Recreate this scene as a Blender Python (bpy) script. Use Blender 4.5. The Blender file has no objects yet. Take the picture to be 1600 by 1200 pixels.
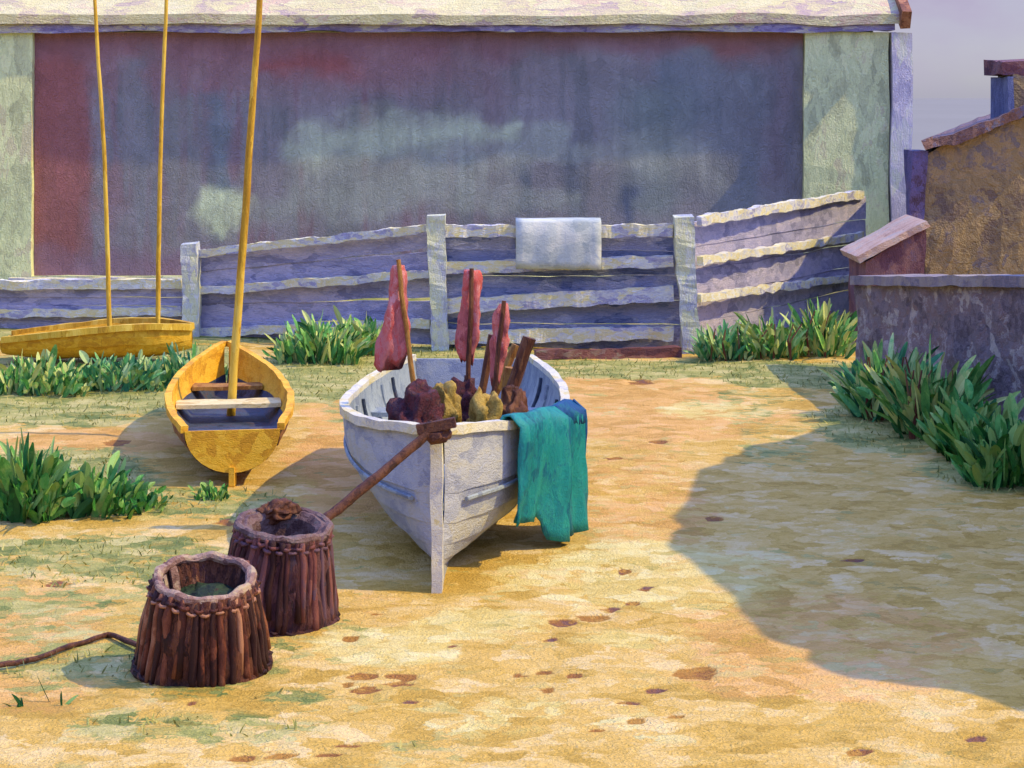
import bpy, bmesh, math, random
import numpy as np
from mathutils import Vector, noise as mnoise

random.seed(7)
scene = bpy.context.scene
COL = scene.collection
CH, F, HY = 2.6, 3000.0, 150.0          # eye height, focal length in photo pixels, horizon row

def P(x, y, d):
    return Vector(((x-800)*d/F, d, CH-(y-HY)*d/F))
def G(x, y):
    d = F*CH/(y-HY)
    return Vector(((x-800)*d/F, d, 0.0))

def s2l(c):
    if isinstance(c, str):
        c = [int(c[i:i+2], 16) for i in (0, 2, 4)]
    return [(v/255/12.92 if v/255 <= .04045 else ((v/255+.055)/1.055)**2.4) for v in c]

# ------------------------------------------------------------------ materials
class NT:
    def __init__(s, name):
        s.m = bpy.data.materials.new(name); s.m.use_nodes = True
        s.n = s.m.node_tree.nodes; s.l = s.m.node_tree.links
        s.n.clear()
    def add(s, t, **k):
        nd = s.n.new(t)
        for a, v in k.items():
            setattr(nd, a, v)
        return nd
    def link(s, a, b): s.l.new(a, b)
    def math(s, op, a, b=None, c=None, clamp=False):
        nd = s.add('ShaderNodeMath', operation=op); nd.use_clamp = clamp
        for i, v in enumerate((a, b, c)):
            if v is None: continue
            if isinstance(v, (int, float)): nd.inputs[i].default_value = v
            else: s.link(v, nd.inputs[i])
        return nd.outputs[0]
    def ramp(s, fac, cols, k=1.0):
        nd = s.add('ShaderNodeValToRGB')
        e = nd.color_ramp.elements
        while len(e) < len(cols): e.new(0.5)
        for i, c in enumerate(cols):
            e[i].position = .22+.56*i/max(1, len(cols)-1)
            l = s2l(c); e[i].color = (min(1, l[0]*k), min(1, l[1]*k), min(1, l[2]*k), 1)
        s.link(fac, nd.inputs[0])
        return nd.outputs[0]
    def mix(s, fac, a, b, mode='MIX'):
        nd = s.add('ShaderNodeMix', data_type='RGBA', blend_type=mode)
        if isinstance(fac, (int, float)): nd.inputs[0].default_value = fac
        else: s.link(fac, nd.inputs[0])
        s.link(a, nd.inputs[6]); s.link(b, nd.inputs[7])
        return nd.outputs[2]

def dabs(t, scale, stretch, warp=.35, grain=None):
    """brush-dab pattern: returns (value 0..1, relief height)"""
    tc = t.add('ShaderNodeTexCoord')
    mp = t.add('ShaderNodeMapping'); mp.inputs['Scale'].default_value = stretch
    t.link(tc.outputs['Object'], mp.inputs[0])
    nz = t.add('ShaderNodeTexNoise'); nz.inputs['Scale'].default_value = scale*1.3
    nz.inputs['Detail'].default_value = 4; nz.inputs['Roughness'].default_value = .68
    t.link(mp.outputs[0], nz.inputs['Vector'])
    sub = t.add('ShaderNodeVectorMath', operation='MULTIPLY_ADD')
    t.link(nz.outputs['Color'], sub.inputs[0])
    w = warp*2.2/scale
    sub.inputs[1].default_value = (w, w, w); sub.inputs[2].default_value = (-w/2, -w/2, -w/2)
    ad = t.add('ShaderNodeVectorMath', operation='ADD')
    t.link(mp.outputs[0], ad.inputs[0]); t.link(sub.outputs[0], ad.inputs[1])
    vs = []
    for k in (1.0, 2.7):
        v = t.add('ShaderNodeTexVoronoi'); v.inputs['Scale'].default_value = scale*k
        t.link(ad.outputs[0], v.inputs['Vector'])
        sp = t.add('ShaderNodeSeparateColor'); t.link(v.outputs['Color'], sp.inputs[0])
        vs.append((sp.outputs[0], sp.outputs[1], v.outputs['Distance']))
    br = t.add('ShaderNodeTexNoise'); br.inputs['Scale'].default_value = scale*5
    br.inputs['Detail'].default_value = 3
    mp2 = t.add('ShaderNodeMapping')
    mp2.inputs['Scale'].default_value = tuple(1.0 if a <= min(stretch)+1e-6 else 2.6 for a in stretch)
    t.link(ad.outputs[0], mp2.inputs[0]); t.link(mp2.outputs[0], br.inputs['Vector'])
    val = t.math('MULTIPLY', vs[0][0], .42)
    val = t.math('MULTIPLY_ADD', vs[1][0], .25, val)
    val = t.math('MULTIPLY_ADD', br.outputs[0], .45, val)
    lo = t.add('ShaderNodeTexNoise'); lo.inputs['Scale'].default_value = scale*.32; lo.inputs['Detail'].default_value = 2
    t.link(mp.outputs[0], lo.inputs['Vector'])
    val = t.math('MULTIPLY_ADD', lo.outputs[0], .5, val)
    val = t.math('SUBTRACT', val, .31)
    fg = t.add('ShaderNodeTexNoise'); fg.inputs['Scale'].default_value = grain or scale*16
    fg.inputs['Detail'].default_value = 3
    t.link(tc.outputs['Object'], fg.inputs['Vector'])
    h = t.math('MULTIPLY', vs[0][1], .35)
    h = t.math('MULTIPLY_ADD', vs[1][1], .22, h)
    h = t.math('MULTIPLY_ADD', br.outputs[0], .9, h)
    h = t.math('MULTIPLY_ADD', fg.outputs[0], .45, h)
    return val, h, vs

def finish(t, color, height, bump, dist, rough=.6, spec=.25):
    b = t.add('ShaderNodeBump'); b.inputs['Strength'].default_value = bump
    b.inputs['Distance'].default_value = dist
    t.link(height, b.inputs['Height'])
    p = t.add('ShaderNodeBsdfPrincipled')
    p.inputs['Roughness'].default_value = rough
    p.inputs['Specular IOR Level'].default_value = spec
    if isinstance(color, tuple): p.inputs['Base Color'].default_value = color
    else: t.link(color, p.inputs['Base Color'])
    t.link(b.outputs[0], p.inputs['Normal'])
    o = t.add('ShaderNodeOutputMaterial'); t.link(p.outputs[0], o.inputs[0])
    return t.m

def paint(name, cols, scale=6, stretch=(1, 1, 1), k=1.0, bump=.6, dist=.02, warp=.35, rough=.6, spec=.25, grain=None):
    t = NT(name)
    v, h, _ = dabs(t, scale, stretch, warp, grain)
    return finish(t, t.ramp(v, cols, k), h, bump, dist, rough, spec)

def paint_attr(name, attr, scale, stretch, amount=.5, bump=.6, dist=.02, warp=.35, k=1.0):
    """surface whose own patches of colour are stored on the mesh"""
    t = NT(name)
    v, h, _ = dabs(t, scale, stretch, warp)
    a = t.add('ShaderNodeAttribute', attribute_name=attr)
    g = t.math('MULTIPLY_ADD', t.math('SUBTRACT', v, .5), amount*2, k)
    hs = t.add('ShaderNodeVectorMath', operation='SCALE')
    t.link(a.outputs['Color'], hs.inputs[0]); t.link(g, hs.inputs['Scale'])
    return finish(t, hs.outputs[0], h, bump, dist)

def leaf_mat(name, cols, k=1.0):
    t = NT(name)
    a = t.add('ShaderNodeAttribute', attribute_name='shade')
    v, h, _ = dabs(t, 14, (1, 1, .5), .4)
    f = t.math('MULTIPLY_ADD', t.math('SUBTRACT', v, .5), .55, a.outputs['Fac'])
    return finish(t, t.ramp(f, cols, k), h, .5, .015, .55, .25)

# ------------------------------------------------------------------ mesh building
class MB:
    def __init__(s): s.v = []; s.f = []; s.shade = []
    def _off(s, vs, fs):
        n = len(s.v); s.v += [tuple(p) for p in vs]; s.f += [tuple(i+n for i in f) for f in fs]
    def bar(s, p0, p1, w, h, segs=6, up=(0, 0, 1), taper=1.0):
        p0, p1 = Vector(p0), Vector(p1); d = (p1-p0)
        u = Vector(up); a = d.cross(u)
        if a.length < 1e-6: a = d.cross(Vector((0, 1, 0)))
        a.normalize(); b = a.cross(d).normalized()
        vs, fs = [], []
        for i in range(segs+1):
            q = i/segs; c = p0+d*q; k = 1+(taper-1)*q
            for (x, y) in ((-1, -1), (1, -1), (1, 1), (-1, 1)):
                vs.append(c+a*(x*w/2*k)+b*(y*h/2*k))
        for i in range(segs):
            for j in range(4):
                fs.append((i*4+j, i*4+(j+1) % 4, i*4+4+(j+1) % 4, i*4+4+j))
        fs.append((3, 2, 1, 0)); n = segs*4; fs.append((n, n+1, n+2, n+3))
        s._off(vs, fs); return s
    def box(s, x0, x1, y0, y1, z0, z1, segs=4):
        if x1-x0 >= max(y1-y0, z1-z0):
            return s.bar(((x0), (y0+y1)/2, (z0+z1)/2), ((x1), (y0+y1)/2, (z0+z1)/2), y1-y0, z1-z0, segs)
        if z1-z0 >= y1-y0:
            return s.bar(((x0+x1)/2, (y0+y1)/2, z0), ((x0+x1)/2, (y0+y1)/2, z1), x1-x0, y1-y0, segs, up=(0, 1, 0))
        return s.bar(((x0+x1)/2, y0, (z0+z1)/2), ((x0+x1)/2, y1, (z0+z1)/2), x1-x0, z1-z0, segs)
    def tube(s, pts, rad, n=10, cap=True, flat=1.0):
        pts = [Vector(p) for p in pts]
        if not isinstance(rad, (list, tuple)): rad = [rad]*len(pts)
        vs, fs = [], []; ref = Vector((0, 1, .01))
        for i, p in enumerate(pts):
            d = (pts[min(i+1, len(pts)-1)]-pts[max(i-1, 0)]).normalized()
            r = ref if abs(d.dot(ref)) < .95 else Vector((1, 0, 0))
            a = d.cross(r).normalized(); b = a.cross(d)
            for j in range(n):
                t = 2*math.pi*j/n
                vs.append(p+a*(math.cos(t)*rad[i])+b*(math.sin(t)*rad[i]*flat))
        for i in range(len(pts)-1):
            for j in range(n):
                fs.append((i*n+j, i*n+(j+1) % n, i*n+n+(j+1) % n, i*n+n+j))
        if cap:
            fs.append(tuple(range(n))[::-1]); fs.append(tuple(range((len(pts)-1)*n, len(pts)*n)))
        s._off(vs, fs); return s
    def lathe(s, c, prof, n=40, rib=0, amp=0.0, close=True):
        c = Vector(c); vs, fs = [], []
        for (r, z) in prof:
            for j in range(n):
                t = 2*math.pi*j/n
                q = r*(1+(amp*math.cos(rib*t) if rib else 0))
                vs.append(c+Vector((q*math.cos(t), q*math.sin(t), z)))
        for i in range(len(prof)-1):
            for j in range(n):
                fs.append((i*n+j, i*n+(j+1) % n, i*n+n+(j+1) % n, i*n+n+j))
        if close:
            fs.append(tuple(range(n))[::-1]); fs.append(tuple(range((len(prof)-1)*n, len(prof)*n)))
        s._off(vs, fs); return s
    def ring(s, c, R, r, n=40, m=8, wave=0.0):
        pts = []
        c = Vector(c); vs, fs = [], []
        for i in range(n):
            t = 2*math.pi*i/n
            for j in range(m):
                u = 2*math.pi*j/m
                q = R+r*math.cos(u)
                vs.append(c+Vector((q*math.cos(t), q*math.sin(t), r*math.sin(u)+wave*math.sin(9*t))))
        for i in range(n):
            for j in range(m):
                i2, j2 = (i+1) % n, (j+1) % m
                fs.append((i*m+j, i2*m+j, i2*m+j2, i*m+j2))
        s._off(vs, fs); return s
    def grid(s, rows, close=False):
        n = len(rows[0]); vs = [p for r in rows for p in r]; fs = []
        for i in range(len(rows)-1):
            for j in range(n-1):
                fs.append((i*n+j, i*n+j+1, i*n+n+j+1, i*n+n+j))
        s._off(vs, fs); return s
    def blob(s, c, r, n=14, m=10, lump=.25, seed=0, sc=2.2):
        c = Vector(c); vs, fs = [], []
        for i in range(m+1):
            ph = math.pi*i/m
            for j in range(n):
                t = 2*math.pi*j/n
                d = Vector((math.sin(ph)*math.cos(t), math.sin(ph)*math.sin(t), -math.cos(ph)))
                q = 1+lump*mnoise.noise(d*sc+Vector((seed*3.1, seed*1.7, 0)))*1.6
                vs.append(c+Vector((d.x*r[0], d.y*r[1], d.z*r[2]))*q)
        for i in range(m):
            for j in range(n):
                fs.append((i*n+j, i*n+(j+1) % n, i*n+n+(j+1) % n, i*n+n+j))
        s._off(vs, fs); return s
    def leaf(s, base, dirv, L, w, bend, val, segs=5, thick=0.0):
        """one broad blade, pointed, arched over"""
        base = Vector(base); d = Vector(dirv).normalized()
        side = d.cross(Vector((random.uniform(-1, 1), random.uniform(-1, 1), random.uniform(-.2, .2))))
        if side.length < 1e-3: side = Vector((1, 0, 0))
        side.normalize()
        prof = [.5, .85, 1.0, .95, .72, .22] if segs == 5 else [.6, 1, .8, .1]
        h = Vector((d.x, d.y, 0)); vs, fs = [], []
        for i in range(segs+1):
            q = i/segs
            c = base+d*(L*q)+h*(bend*L*q*q)-Vector((0, 0, bend*L*.5*q*q))
            ww = prof[i]*w/2
            fold = d.cross(side)*(ww*.35)
            vs += [c-side*ww+fold, c, c+side*ww+fold]
        for i in range(segs):
            fs += [(i*3, i*3+1, i*3+4, i*3+3), (i*3+1, i*3+2, i*3+5, i*3+4)]
        s._off(vs, fs); s.shade += [val]*len(vs)
        return s
    def build(s, name, mat, parent=None, wob=None, smooth=False, recalc=False):
        off = Vector(parent.matrix_basis.translation) if parent else Vector((0, 0, 0))
        if parent and parent.parent: off = off+Vector(parent.parent.matrix_basis.translation)
        vs = s.v
        if wob:
            amp, sc = wob
            vs = [Vector(p)+mnoise.noise_vector(Vector(p)*sc)*amp+mnoise.noise_vector(Vector(p)*sc*4.3)*(amp*.35) for p in vs]
        me = bpy.data.meshes.new(name)
        me.from_pydata([tuple(Vector(p)-off) for p in vs], [], s.f)
        if recalc:
            bm = bmesh.new(); bm.from_mesh(me); bmesh.ops.recalc_face_normals(bm, faces=bm.faces); bm.to_mesh(me); bm.free()
        if s.shade:
            at = me.attributes.new('shade', 'FLOAT', 'POINT'); at.data.foreach_set('value', s.shade)
        if smooth:
            me.polygons.foreach_set('use_smooth', [True]*len(me.polygons))
        me.materials.append(mat); me.update()
        o = bpy.data.objects.new(name, me); COL.objects.link(o)
        if parent: o.parent = parent
        return o

def tag(o, label=None, cat=None, group=None, kind=None):
    if label: o['label'] = label
    if cat: o['category'] = cat
    if group: o['group'] = group
    if kind: o['kind'] = kind
    return o
def thing(name, loc, label, cat, group=None):
    o = bpy.data.objects.new(name, None); COL.objects.link(o)
    o.location = loc; o.empty_display_size = .2
    o.matrix_basis.translation = Vector(loc)
    return tag(o, label, cat, group)

# numpy noise
_rs = np.random.RandomState(3); _T = _rs.rand(512, 512)
def vnoise(x, y):
    xi = np.floor(x).astype(int); yi = np.floor(y).astype(int)
    fx = x-xi; fy = y-yi; fx = fx*fx*(3-2*fx); fy = fy*fy*(3-2*fy)
    a = _T[yi % 512, xi % 512]; b = _T[yi % 512, (xi+1) % 512]; c = _T[(yi+1) % 512, xi % 512]; d = _T[(yi+1) % 512, (xi+1) % 512]
    return (a*(1-fx)+b*fx)*(1-fy)+(c*(1-fx)+d*fx)*fy
def fbm(x, y, o=4):
    s = 0; a = .5; t = 0
    for i in range(o):
        s = s+a*vnoise(x*2**i+17.3*i, y*2**i+5.1*i); t += a; a *= .5
    return s/t
def sstep(a, b, x):
    q = np.clip((x-a)/(b-a), 0, 1); return q*q*(3-2*q)

# ------------------------------------------------------------------ ground sheet
def axis(lo, hi, step, far_lo, far_hi):
    core = list(np.arange(lo, hi+1e-6, step))
    out, s_, v = [], step, core[-1]
    while v < far_hi: s_ *= 1.35; v += s_; out.append(v)
    inn, s_, v = [], step, core[0]
    while v > far_lo: s_ *= 1.35; v -= s_; inn.append(v)
    return np.array(inn[::-1]+core+out)
gx = axis(-4.7, 4.5, .034, -900, 900)
gy = axis(7.0, 20.6, .034, -60, 2500)
GX, GY = np.meshgrid(gx, gy)
near = (GY > 2)
yy = np.where(near, GY, 2)
PX = 800+F*GX/yy; PY = HY+F*CH/yy           # where the design sketch has each ground point
def ell(cx, cy, rx, ry):
    return np.sqrt(((PX-cx)/rx)**2+((PY-cy)/ry)**2)
n1 = fbm(GX*1.3, GY*1.3, 4); n2 = fbm(GX*5, GY*5, 3)
def zone(cx, cy, rx, ry, s=1.0):
    return s*(1-sstep(.6, 1.15, ell(cx, cy, rx, ry)+(n1-.5)*.9))
turf = np.zeros_like(GX)
for z in ((60, 600, 330, 62, 1), (215, 560, 200, 40, 1), (480, 590, 150, 42, .9), (120, 655, 120, 13, .75), (90, 755, 190, 58, .85), (190, 870, 300, 55, .55),
          (330, 790, 130, 40, .5), (80, 950, 150, 40, .35), (120, 1040, 150, 25, .6), (300, 1140, 260, 30, .45), (1000, 577, 260, 17, .75), (700, 560, 300, 30, .7),
          (1240, 590, 150, 22, .85), (1180, 620, 120, 18, .3), (1420, 660, 170, 50, .7), (1560, 735, 120, 40, .7), (640, 1165, 60, 12, .45), (450, 1090, 60, 10, .5),
          (1220, 700, 80, 40, .3), (230, 960, 330, 130, .36), (560, 640, 60, 60, .3), (1180, 660, 40, 40, .3)):
    turf = np.maximum(turf, zone(*z))
turf = np.maximum(turf, np.where(GY > 20.3, .8, 0))
peach = np.zeros_like(GX)
for z in ((130, 690, 170, 22, 1), (960, 640, 300, 70, .8), (540, 690, 90, 130, .7), (1240, 1010, 330, 90, .45), (1150, 1060, 130, 40, .7), (60, 1000, 120, 120, .6), (470, 960, 200, 60, .25), (1000, 800, 150, 100, .4)):
    peach = np.maximum(peach, zone(*z))
dirt = np.zeros_like(GX); n3 = fbm(GX*9, GY*26, 3)
prints = [(565, 1056, 24, 7), (545, 1070, 12, 7), (628, 1056, 22, 6), (572, 1079, 26, 7), (618, 1069, 30, 6), (860, 1000, 9, 5), (880, 971, 30, 8), (928, 965, 30, 7), (957, 950, 17, 6),
          (990, 941, 9, 5), (1008, 918, 13, 5), (853, 1050, 17, 6), (895, 1055, 21, 6), (857, 1076, 11, 5), (1026, 1077, 15, 5), (980, 1098, 15, 5), (993, 1125, 14, 5), (937, 1140, 16, 5),
          (1055, 1118, 11, 5), (960, 718, 16, 4), (1030, 693, 15, 5), (1002, 597, 24, 6), (440, 1180, 28, 6), (372, 1187, 26, 7), (515, 1179, 20, 6), (545, 1165, 24, 6), (549, 1000, 19, 6),
          (1525, 1155, 24, 7), (810, 1053, 12, 4), (1090, 1052, 34, 10), (975, 890, 8, 5), (1115, 810, 14, 6), (640, 1095, 12, 4), (300, 1100, 10, 4), (590, 960, 10, 4),
          (710, 1010, 10, 4), (1345, 1172, 24, 9), (1335, 872, 22, 4), (90, 915, 22, 6), (350, 815, 20, 7), (180, 690, 24, 6)]
for (a, b, c, d_) in prints:
    dirt = np.maximum(dirt, 1-sstep(.6, 1.05, ell(a, b, c*.92, d_*.85)+(n2-.5)*.9+(n3-.5)*1.3))
pale = np.zeros_like(GX)
for z in ((1000, 900, 240, 60, .6), (600, 1010, 130, 30, .7), (760, 975, 120, 30, .7), (1000, 1000, 120, 20, .6), (1130, 640, 100, 20, .5), (200, 800, 160, 20, .5), (850, 1120, 260, 40, .3)):
    pale = np.maximum(pale, zone(*z))
GZ = (fbm(GX*.8, GY*.8, 3)-.5)*.05+(n2-.5)*.02-dirt*.016
GZ = GZ*np.where((np.abs(GX) < 12) & (GY > 3) & (GY < 30), 1, 0)
GZ = np.where(GY > 60, -1.2*sstep(60, 90, GY), GZ)
ny, nx = GX.shape
me = bpy.data.meshes.new('ground')
me.vertices.add(nx*ny)
me.vertices.foreach_set('co', np.stack([GX, GY, GZ], -1).astype(np.float32).ravel())
ii = (np.arange(ny-1)[:, None]*nx+np.arange(nx-1)[None, :]).ravel()
quads = np.stack([ii, ii+1, ii+nx+1, ii+nx], -1).astype(np.int32)
me.loops.add(quads.size); me.loops.foreach_set('vertex_index', quads.ravel())
me.polygons.add(len(quads)); me.polygons.foreach_set('loop_start', np.arange(0, quads.size, 4, dtype=np.int32))
me.update(calc_edges=True)
me.polygons.foreach_set('use_smooth', [True]*len(quads))
for nm, arr in (('turf', turf), ('peach', peach), ('dirt', dirt), ('pale', pale)):
    at = me.attributes.new(nm, 'FLOAT', 'POINT'); at.data.foreach_set('value', arr.astype(np.float32).ravel())

def ground_mat():
    t = NT('painted_sand')
    v, h, vs = dabs(t, 5.5, (.8, 1, 1), .5, grain=60)
    sand = t.ramp(v, ['ba943c', 'cca54a', 'd6af58', 'ddb968', 'e6c886'])
    pch = t.ramp(v, ['c49446', 'd4a354', 'dead62', 'e4b674'])
    pal = t.ramp(v, ['d2b45c', 'ddc26e', 'e4cd80', 'e8d896'])
    trf = t.ramp(v, ['6c7a3c', '8a8e4a', 'a3a056', 'b8ae66', 'c8bc78'])
    drt = t.ramp(v, ['74524c', '8e5c34', 'a87632', 'b88a40'])
    def m(nm, amt=.8):
        a = t.add('ShaderNodeAttribute', attribute_name=nm)
        f = t.math('MULTIPLY_ADD', t.math('SUBTRACT', vs[1][1], .5), amt*.55, a.outputs['Fac'])
        f = t.math('MULTIPLY_ADD', t.math('SUBTRACT', vs[0][1], .5), amt*.5, f)
        mr = t.add('ShaderNodeMapRange', interpolation_type='SMOOTHSTEP')
        mr.inputs[1].default_value = .2; mr.inputs[2].default_value = .56
        t.link(f, mr.inputs[0]); return mr.outputs[0]
    c = t.mix(m('peach'), sand, pch)
    c = t.mix(m('pale'), c, pal)
    c = t.mix(m('turf'), c, trf)
    c = t.mix(m('dirt', .2), c, drt)
    return finish(t, c, h, .7, .04, .7, .15)
me.materials.append(ground_mat())
ground = bpy.data.objects.new('ground', me); COL.objects.link(ground); tag(ground, kind='structure')

sea = MB(); sea.grid([[(-2500, 75, -.6), (2500, 75, -.6)], [(-2500, 2400, -.6), (2500, 2400, -.6)]])
tag(sea.build('sea', paint('lilac_water', ['827f74', '868378'], .05, (1, .3, 1), bump=.05, dist=.2, rough=.7, spec=.05)), kind='structure')

# ------------------------------------------------------------------ common paints
M = {}
M['rail'] = paint('weathered_white_rail', ['a8a2b8', 'd0cecb', 'e8e4cc', 'ead98a', 'f0eee0'], 9, (.5, 1, 1.3), k=1.1, bump=.8, dist=.03)
M['post'] = paint('weathered_white_post', ['aeb0bc', 'cfd2c4', 'dcdca6', 'e4e4d6'], 6, (1, 1, .4), bump=.8, dist=.03)
M['violet'] = paint('violet_boards', ['7e7c94', '9692aa', 'a49fb4', 'b8afbe', '9692a2'], 5, (.45, 1, 1.4), k=1.2, bump=.8, dist=.03)
M['navy'] = paint('blue_violet_boards', ['5c668a', '7c86a6', '9a9cb6', '8a8eaa', 'b6b6c8'], 5, (.45, 1, 1.4), k=1.05, bump=.8, dist=.03)
M['palegreen'] = paint('pale_green_wall', ['a4a67a', 'babc8a', 'c8cc92', 'd4d69c', 'beb68c'], 3.2, (1.3, 1, .6), k=1.25, bump=.8, dist=.04)
M['lilacwhite'] = paint('lilac_white_board', ['a9a2b8', 'c4bccb', 'd6cfd4', 'd9d9c6'], 4, (1.4, 1, .4), bump=.8, dist=.03)
M['cream'] = paint('cream_roof', ['b49c92', 'ccbc90', 'd6cb90', 'dad09e', 'd0b294'], 2.6, (.6, 1, 1), bump=.7, dist=.05)
M['purple'] = paint('purple_shade_fascia', ['74688e', '8e80a2', 'aa9cb2', 'd0c8a8', '7e739a'], 4, (.5, 1, 1.5), bump=.9, dist=.03)
M['rust'] = paint('rust_wood', ['6a3f2a', '96603e', 'b07a52', '8a5540'], 6, (1, 1, 1), bump=.7)
M['yellow'] = paint('yellow_boat_paint', ['b8821c', 'c89020', 'd3a024', 'daaa34', 'ce961c'], 9, (1, 1, 1.2), k=1.25, bump=.7, dist=.012)
M['yellowdk'] = paint('ochre_maroon_hull', ['5e2f2c', '7c4434', '8e5a34', 'a9752c', '73404a'], 9, (1, 1, 1), bump=.7, dist=.012)  # ochre and maroon mix for the outside of the dinghy
M['mast'] = paint('varnished_mast', ['a87c1c', 'c69a28', 'd8b03a', 'e0c052'], 10, (1, 1, .25), bump=.6, dist=.008)
M['palewood'] = paint('pale_scrubbed_wood', ['b49a62', 'd6c184', 'e2d29c', 'c8b070'], 10, (.6, 1, 1), bump=.6, dist=.01)
M['darkblue'] = paint('slate_blue_ribs_and_shade', ['272c38', '36404e', '414b5c', '4a3f44'], 9, (1, 1, 1), bump=.6, dist=.012)  # slate blue for ribs, and for shade painted inside the dinghy
M['white'] = paint('white_hull_paint', ['a0a4b2', 'afb2ba', 'bcbec2', 'c6c6c2', 'c2beae'], 7, (1, .6, 1.2), k=.82, spec=.08, rough=.75, bump=.7, dist=.014)
M['whiterail'] = paint('cream_gunwale_paint', ['b4b2ae', 'd2ccb6', 'ded7b8', 'd2c286'], 9, (1, .6, 1), bump=.7, dist=.012)
M['greyin'] = paint('grey_inside_paint', ['6e7884', '8b959a', '9fa8a6', '7a828c'], 8, (1, 1, .6), bump=.7, dist=.012)
M['teal'] = paint('teal_tarpaulin', ['0c5a6c', '127378', '178280', '248a80', '0f647a'], 7, (1, 1, .6), bump=.6, dist=.015, rough=.5)
M['tealedge'] = paint('blue_tarpaulin_hem', ['0d3f70', '104c7c', '14606e'], 9, (1, 1, 1), bump=.6, dist=.012)
M['pink'] = paint('faded_red_flag', ['9c4c4c', 'b8645f', 'c6766e', 'c8524a', 'd2908a'], 11, (1, 1, .45), bump=.7, dist=.012)
M['brown'] = paint('dark_brown_wood', ['3c2018', '55301f', '6a4028', '7a5030'], 14, (1, 1, .4), bump=.7, dist=.01)
M['ochrewood'] = paint('ochre_wood', ['7a4c1c', '96632a', 'b2843e', '8a5a26'], 14, (1, 1, .4), bump=.7, dist=.01)
M['maroon'] = paint('maroon_net', ['3e2028', '5c2c32', '74383a', '4a3440', '7e5048'], 22, (1, 1, 1), bump=1, dist=.02)
M['ochre'] = paint('ochre_sacking', ['7c6428', 'a08438', 'b89a4a', '96702c'], 14, (1, 1, 1), bump=.8, dist=.015)
M['pot'] = paint('tarred_wicker', ['2c1814', '44241c', '5c3424', '75472e', '4e2a2c', '8a5c40'], 13, (1, 1, .35), bump=.9, dist=.014)
M['pot2'] = paint('old_red_brown_wicker', ['2e1a1c', '442428', '56302e', '6c4640', '4c3c46'], 13, (1, 1, .35), bump=.9, dist=.014)
M['potrim'] = paint('pale_worn_wicker', ['6c4a40', '8f6c5c', 'a88a76', 'b7a078'], 14, (1, 1, 1), bump=.9, dist=.012)
M['potrim2'] = paint('grey_worn_wicker', ['4e3634', '664a44', '80665e', '605650'], 14, (1, 1, 1), bump=.9, dist=.012)
M['dark'] = paint('dark_hollow_fill', ['16201a', '22301f', '2f4426', '3c2a1c'], 14, (1, 1, 1), bump=.8, dist=.012)
M['withy'] = leaf_mat('brown_withies', ['341a18', '54291f', '74402c', '8f5a3c', 'a87658'])
M['withyB'] = leaf_mat('red_brown_withies', ['34191a', '502a2a', '6e3c38', '824e42', '664a52'])
M['rope'] = paint('tarred_rope', ['3a221a', '553224', '6e4630', '4c2c26'], 24, (1, 1, 1), bump=.9, dist=.008)
M['stone'] = paint('violet_grey_stone', ['584a4c', '6c5e60', '7c6e6e', '765c56', '908480', 'aa9c8c'], 5.5, (.6, 1, 1.3), k=1.5, bump=.9, dist=.035)
M['coping'] = paint('pale_coping', ['78707a', '908488', 'a09286', 'a69a90'], 6, (.5, 1, 1), bump=.8, dist=.03)
M['ochrewall'] = paint('ochre_stone_wall', ['6c5a4a', '84704e', '8e7850', '9a825a', '746860'], 3.6, (1, 1, 1), k=1.15, bump=.9, dist=.04)
M['roofbrown'] = paint('brown_roof_edge', ['5c4648', '7c5c54', '8c6a5c', '6a6a86'], 5, (1, 1, 1), bump=.9, dist=.04)
M['chimney'] = paint('maroon_brick', ['553846', '70464e', '845a58', '6c4a5c'], 6, (1, 1, 1), bump=.9, dist=.03)
M['blueside'] = paint('blue_cheek_shade', ['4c547a', '5e688e', '747c9c'], 5, (1, 1, .6), bump=.8, dist=.03)
M['shaded_edge'] = paint('violet_edge_shade', ['4a4668', '5e587c', '74648a', '5a4450'], 5, (1, 1, .8), bump=.9, dist=.03)
M['redbrown'] = paint('red_brown_boards', ['64404a', '7a5054', '8c645e', '6e5468'], 6, (1, 1, .6), bump=.8, dist=.03)
M['peachedge'] = paint('peach_roof_edge', ['b48c78', 'caa48c', 'd6b8a0', 'c0b0a4'], 6, (.5, 1, 1), bump=.8, dist=.03)
M['kerb'] = paint('dull_red_brick_edging', ['59363a', '7a4a44', '8c5c50', '94806a'], 6, (.5, 1, 1), bump=.9, dist=.02)
M['cloth'] = paint('pale_grey_cloth', ['98a29e', 'b4bab0', 'c6cabc', 'd2d2c2'], 3.4, (.7, 1, 1), bump=.5, dist=.01)
M['leafA'] = leaf_mat('dock_leaves', ['2c5c2a', '407c38', '589446', '7cac56', 'b4bc6c'], 1.2)
M['leafB'] = leaf_mat('blue_green_leaves', ['265c3c', '367848', '50904e', '74a65e', 'a4b672'], 1.2)
M['leafC'] = leaf_mat('dark_green_leaves', ['1f5224', '2c702e', '408636', '5c9642', '84a452'], 1.15)
M['stem'] = paint('red_stems', ['5c2e24', '74402c', '6c5a34'], 16, (1, 1, .4), bump=.5, dist=.008)
M['turfblade'] = leaf_mat('turf_blades', ['7c8040', '98964e', 'b0a85c', 'c4b86c', 'a2a45c'])
M['cottwall'] = paint('limewashed_wall', ['b8b2a4', 'ccc6b4', 'd6d0bc'], 3, (1, 1, 1), bump=.7, dist=.03)
M['thatch'] = paint('grey_straw_thatch', ['6c604c', '847658', '968664'], 6, (1, 1, 1), bump=.8, dist=.03)
M['slate'] = paint('grey_slate_roof', ['50525c', '62646c', '74747a'], 5, (1, 1, 1), bump=.8, dist=.03)
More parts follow.
